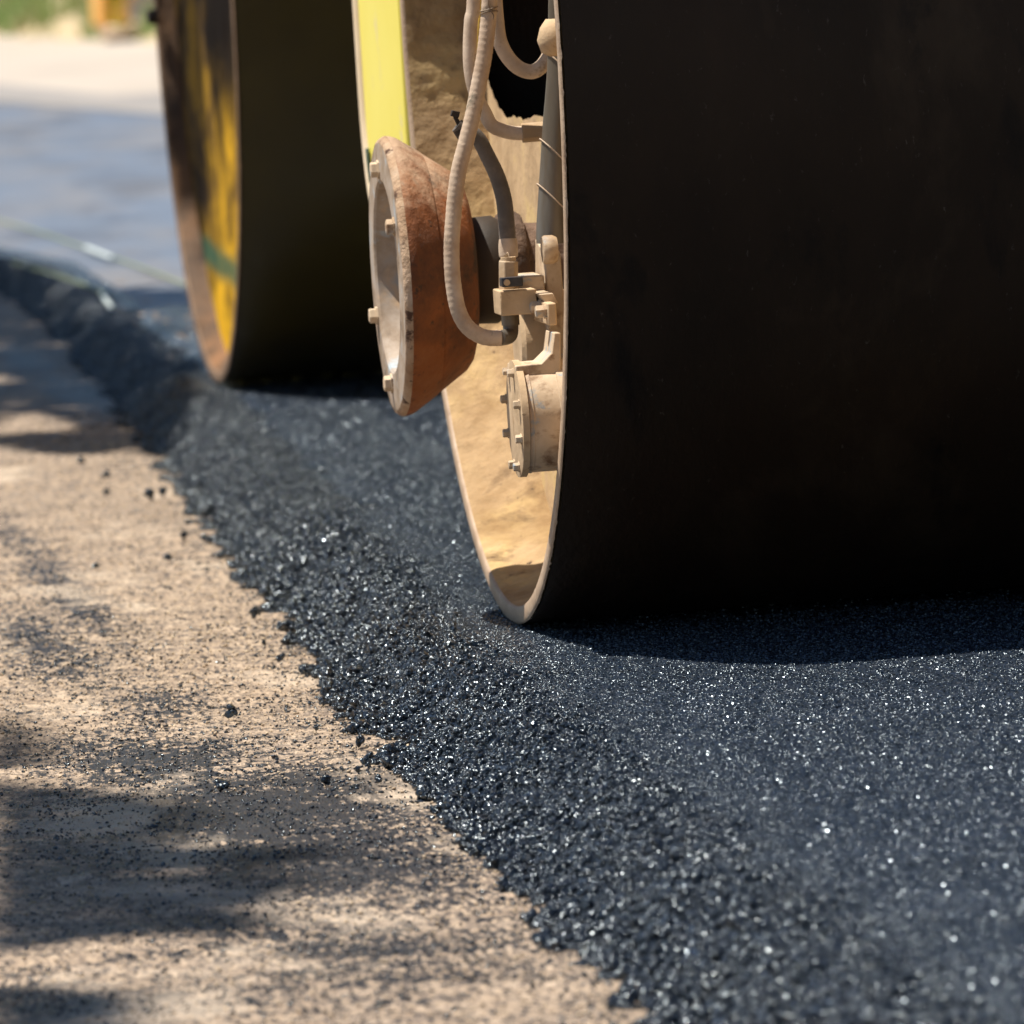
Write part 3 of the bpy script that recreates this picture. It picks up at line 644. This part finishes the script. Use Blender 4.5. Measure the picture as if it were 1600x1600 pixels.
# ------------------------------------------------------------------ things on the ground behind
m_cord = M('green_marking_line', [(.3, (.16, .22, .13)), (.7, (.28, .31, .15))], 8, .7, .1, 40)
m_wht = M('pale_cord_white', [(.3, (.62, .70, .68)), (.7, (.75, .82, .80))], 8, .4, .05, 40)
def gp(pts, z): return [at(px, py, 2, z) for px, py in pts]
cd = empty('guide_cord', tuple(gp([(155, 393)], 0)[0]), 'thin greenish cord with a painted white highlight lying across the road behind the rear drum', 'cord')
ROOTLOC[cd.name] = np.array(cd.location)
obj('cord', tube(gp([(-60, 325), (0, 345), (60, 362), (120, 383), (185, 405), (240, 425), (300, 449), (340, 465)], .003), .0022, 8), m_cord, cd)
obj('white_bit', tube(gp([(135, 387), (155, 395), (176, 403)], .008), .004, 10), m_wht, cd)  # white highlight on the cord painted as a pale tube
cd = empty('guide_cord', tuple(gp([(155, 470)], 0)[0]), 'shorter faint green cord with a whitish end beside the shaded asphalt', 'cord')
ROOTLOC[cd.name] = np.array(cd.location)
obj('cord', tube(gp([(20, 410), (60, 422), (110, 437), (150, 452), (164, 462)], .003), .0022, 8), m_cord, cd)
obj('white_bit', tube(gp([(160, 460), (166, 470), (176, 481)], .007), .004, 10), m_wht, cd)

m_fleck = M('sun_fleck_tan', [(.3, (.42, .27, .15)), (.7, (.56, .38, .22))], 20, .8, .3, 80)  # thin tan blobs imitate sun flecks on the shaded asphalt
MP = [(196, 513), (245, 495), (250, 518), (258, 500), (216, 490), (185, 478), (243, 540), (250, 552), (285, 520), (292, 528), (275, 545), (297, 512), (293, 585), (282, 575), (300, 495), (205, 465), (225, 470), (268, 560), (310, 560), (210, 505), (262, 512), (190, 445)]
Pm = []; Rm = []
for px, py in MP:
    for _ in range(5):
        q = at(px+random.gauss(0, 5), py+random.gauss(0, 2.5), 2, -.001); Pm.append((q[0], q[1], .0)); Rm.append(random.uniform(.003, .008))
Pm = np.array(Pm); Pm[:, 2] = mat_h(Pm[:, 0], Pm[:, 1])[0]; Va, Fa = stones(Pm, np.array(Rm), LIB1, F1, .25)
Va2 = Va.copy(); o = fast_mesh('painted_sun_flecks', Va2, Fa, m_fleck); tag(o, 'small tan blobs painted as sun flecks on the asphalt left of the rear drum', 'sunflecks', kind='stuff')
# far verge: grass bank and barriers
_a = at(0, 57, 2, -.085); _b = at(240, 66, 2, -.085)
def bedge(X): return _a[1]+(X-_a[0])*(_b[1]-_a[1])/(_b[0]-_a[0])
vg = grid(np.arange(-6, 10, .12), np.concatenate([np.arange(20, 45, .12), np.arange(45, 90, 1.)]),
    lambda X, Y: -.09+.10*sstep((Y-bedge(X))/1.0)+.55*sstep((Y-bedge(X)-.9)/9)+(fbm(X, Y, .9, 80)-.5)*.20*sstep((Y-bedge(X))/1.0))
m_bank = M('verge_soil', [(.3, (.24, .20, .10)), (.5, (.42, .33, .20)), (.7, (.50, .40, .26))], 2.2, .95, .4, 12, .02)
bk = fast_mesh('verge_bank', vg[0], vg[1], m_bank, True); tag(bk, kind='structure')
m_gr = M('grass_blades', [(.3, (.12, .22, .05)), (.5, (.22, .32, .09)), (.64, (.40, .37, .18)), (.8, (.50, .42, .24))], 1.6, .7, 0, 10)
n = 60000; X = rng.uniform(-2, 6, n); Y = bedge(X)+.1+rng.random(n)**1.4*12
kk = fbm(X, Y, 1.3, 90) > .40; X = X[kk]; Y = Y[kk]; n = len(X)
zb = -.09+.10*sstep((Y-bedge(X))/1.0)+.55*sstep((Y-bedge(X)-.9)/9)+(fbm(X, Y, .9, 80)-.5)*.20*sstep((Y-bedge(X))/1.0)
h = rng.uniform(.05, .20, n); a = rng.uniform(0, PI, n); dx = np.cos(a)*.008; dy = np.sin(a)*.008; lx = rng.normal(0, .04, n); ly = rng.normal(0, .04, n)
V = np.stack([np.stack([X-dx, Y-dy, zb-.01], -1), np.stack([X+dx, Y+dy, zb-.01], -1), np.stack([X+lx, Y+ly, zb+h], -1)], 1).reshape(-1, 3)
go = fast_mesh('grass', V, np.arange(3*n).reshape(-1, 3), m_gr); tag(go, 'sunlit patchy green and dry grass on the verge beyond the road', 'grass', kind='stuff')

m_or = M('orange_barrier_plastic', [(.3, (.90, .42, .06)), (.7, (.95, .52, .12))], 3, .5, .05, 20)
m_by = M('yellow_barrier_plastic', [(.3, (.95, .72, .04)), (.7, (.96, .80, .10))], 3, .5, .05, 20)
m_pe = M('sun_bleached_plastic', [(.3, (.84, .62, .42)), (.7, (.90, .74, .56))], 3, .5, .05, 20)
Yb = at(200, 63, 2, -.085)[1]-.3
def bx_(x0, x1, z0, z1, y0=0, y1=.5): return box(((x0+x1)/2, Yb+(y0+y1)/2, (z0+z1)/2), (x1-x0, y1-y0, z1-z0))
p = at(160, 60, 1, Yb); q = at(246, 60, 1, Yb); bz = -.06
bar = empty('road_barrier', (p[0]+.3, Yb+.25, bz), 'yellow and orange plastic road barrier standing on the sandy verge', 'barrier')
ROOTLOC[bar.name] = np.array(bar.location)
u = (q[0]-p[0])/86
obj('foot', bx_(p[0]+.02, p[0]+1.3, bz, bz+.05), m_pe, bar, bevel=.015)
obj('end_panel', bx_(p[0], p[0]+12*u, bz+.05, .95, .02, .48), m_or, bar, bevel=.012)
obj('body', prism([(Yb, bz+.05), (Yb+.85, .95), (Yb+.88, .95), (Yb+.5, bz+.05)], 0, p[0]+12*u, p[0]+1.25), m_by, bar, bevel=.015)
obj('side_panel', prism([(Yb-.03, bz+.05), (Yb+.82, .93), (Yb+.86, .93), (Yb+.02, bz+.05)], 0, p[0]+43*u, p[0]+95*u), m_pe, bar, bevel=.012)
obj('reflector', bx_(p[0]+25*u, p[0]+41*u, bz+.08, bz+.13, -.02, -.002), m_or, bar, bevel=.006)
obj('reflector', bx_(p[0]+44*u, p[0]+52*u, bz+.16, bz+.34, -.04, -.022), m_or, bar, bevel=.006)
Yv = Yb+4; p = at(132, 14, 1, Yv)
m_bl = M('pale_blue_plastic', [(.3, (.55, .66, .74)), (.7, (.72, .80, .86))], 3, .4, .05, 20)
m_bd = M('grey_blue_plastic', [(.3, (.16, .27, .32)), (.7, (.24, .36, .42))], 3, .5, .05, 20)
brl = empty('water_barrel', (p[0], Yv, p[2]-.05), 'pale blue plastic barrel in the grass left of the yellow barrier', 'barrel')
ROOTLOC[brl.name] = np.array(brl.location)
obj('body', lathe([(0, .10), (.02, .125), (.25, .135), (.27, .142), (.29, .135), (.5, .135), (.52, .142), (.54, .135), (.75, .125), (.78, .11)], (p[0]-.05, Yv, p[2]-.03), 'Z', n=40), m_bl, brl)
obj('lid', lathe([(0, .12), (.03, .125), (.05, .11)], (p[0]-.05, Yv, p[2]+.75), 'Z', n=40), m_bd, brl)

# ------------------------------------------------------------------ tree left of the road: its shade lies on the ground
m_leaf = M('leaf_green', [(.3, (.05, .10, .02)), (.7, (.09, .16, .035))], 5, .6, 0, 10)
m_bark = M('bark', [(.3, (.07, .05, .035)), (.7, (.16, .12, .08))], 12, .9, .8, 30, .01, stretch=(1, 1, .3))
S = np.array(SUN)/SUN.z
def g2(px, py): q = at(px, py, 2, -.03); return (q[0], q[1])
far_shade = [g2(-80, 662), g2(0, 668), g2(60, 684), g2(130, 682), g2(200, 672), g2(240, 690), g2(292, 650), g2(296, 612), (.235, 4.8), (.245, 3.62), (.75, 3.5), (.8, 5.2), (.40, 5.7), (.42, 6.6), g2(240, 470), g2(100, 470), g2(0, 428), (-.1, 9.2), (-1.2, 9.8), (-4.2, 9.4), (-4.6, 6.5), (-4.0, 4.2), (-2., 3.75)]
near_sh = [(g2(70, 1330), .085, .42, .75), (g2(170, 1300), .07, .28, .55), (g2(-40, 1290), .10, .55, .9), (g2(120, 1540), .11, .10, .8), (g2(300, 1420), .07, .10, .45), (g2(-30, 1150), .08, .22, .7), (g2(0, 1110), .06, .05, .6)]
def canopy_leaves(n, xr=(-4.6, .85), yr=(3.4, 9.9)):
    out = []
    while len(out) < n:
        x, y = random.uniform(*xr), random.uniform(*yr)
        if not inside(x, y, far_shade): continue
        g = float(fbm(x*1., y*.45, 7, 120, 3))
        if x > .10 and 4.6 < y < 7.6 and float(fbm(x*2.2, y*.8, 7, 130, 2)) > .53: continue
        if x > .2 and y <= 4.7 and g > .60: continue        # gaps where sun flecks come through
        if x < -.1 and g > .66: continue
        h = random.uniform(3.3, 4.3)+.9*min(1, max(0, -x/2)); out.append((x+S[0]*h, y+S[1]*h, h))
    return out
def leaves_mesh(P, size):
    P = np.array(P); n = len(P); a = rng.normal(size=(n, 3)); a /= np.linalg.norm(a, axis=1)[:, None]; b = rng.normal(size=(n, 3)); b[:, 2] *= .5
    b -= a*(a*b).sum(1)[:, None]; b /= np.linalg.norm(b, axis=1)[:, None]; s = size*rng.uniform(.7, 1.3, (n, 1))
    V = np.stack([P-a*s, P+b*s*.42, P+a*s, P-b*s*.42], 1).reshape(-1, 3); return V, np.arange(4*n).reshape(-1, 4)
def tree(root, L1, size, trunk, limbs, label):
    t_ = empty('tree', root, label, 'tree'); b0 = np.array(root)
    V, Fc = leaves_mesh(L1, size); o = fast_mesh('crown', V-b0, Fc, m_leaf); o.parent = t_
    ROOTLOC[t_.name] = b0
    obj('trunk', join(*[tube(p_, (lambda r0, r1: (lambda t: r0+(r1-r0)*t))(r0, r1), 12, m=5) for p_, r0, r1 in [trunk]+limbs]), m_bark, t_)
LV = canopy_leaves(14000)+canopy_leaves(5200, (-.35, .85), (3.4, 9.4))
for _ in range(6000):                                    # the rest of the crown, further left and higher
    u_ = rng.normal(size=3); u_ /= np.linalg.norm(u_); rr = rng.random()**.4; LV.append((-4.6+2.1*rr*u_[0], 7.0+2.6*rr*u_[1], 5.3+1.1*rr*u_[2]))
tree((-5.2, 7.2, -.085), LV, .062, ([(-5.2, 7.2, -.1), (-5.15, 7.2, 1.5), (-4.9, 7.1, 3.2), (-4.6, 7.0, 5.4)], .19, .06),
     [([(-5.1, 7.2, 2.4), (-4.0, 7.0, 3.6), (-2.6, 6.6, 3.9), (-1.4, 6.2, 3.8)], .09, .015), ([(-4.9, 7.1, 3.2), (-3.8, 8.2, 4.2), (-2.4, 8.8, 4.3)], .07, .015), ([(-4.9, 7.1, 3.2), (-3.9, 5.6, 4.2), (-2.8, 5.0, 4.2)], .07, .015)],
     'leafy tree left of the road whose shade falls behind the rear drum')
LV = []
NEAR = [g2(-60, 1180), g2(120, 1195), g2(330, 1240), g2(470, 1290), g2(430, 1370), g2(300, 1420), g2(150, 1425), g2(-60, 1440)]
NEAR2 = [g2(-60, 1490), g2(120, 1500), g2(260, 1515), g2(240, 1560), g2(-60, 1600)]
NEAR3 = [g2(-60, 1080), g2(20, 1110), g2(60, 1150), g2(-60, 1160)]
for poly_, cnt in ((NEAR, 1900), (NEAR2, 330), (NEAR3, 120)):
    xs_ = [p_[0] for p_ in poly_]; ys_ = [p_[1] for p_ in poly_]; k_ = 0
    while k_ < cnt:
        x = random.uniform(min(xs_), max(xs_)); y = random.uniform(min(ys_), max(ys_))
        if not inside(x, y, poly_): continue
        k_ += 1
        if float(fbm(x, y*.5, 8, 140, 2)) > .56: continue
        h = random.uniform(6.4, 8.2); LV.append((x+S[0]*h, y+S[1]*h, h))
for _ in range(5000):
    u_ = rng.normal(size=3); u_ /= np.linalg.norm(u_); rr = rng.random()**.4; LV.append((-4.9+1.2*rr*u_[0], -1.2+1.9*rr*u_[1], 7.0+1.1*rr*u_[2]))
tree((-5.3, -1.0, -.085), LV, .034, ([(-5.3, -1.0, -.1), (-5.25, -1.0, 2), (-5.1, -1.1, 4.4), (-4.9, -1.2, 7.2)], .16, .05),
     [([(-5.1, -1.0, 4.2), (-4.6, -1.1, 5.6), (-3.9, -1.2, 6.6), (-3.2, -1.2, 7.0)], .06, .012)],
     'leafy tree left of the road whose shade dapples the near dusty ground')
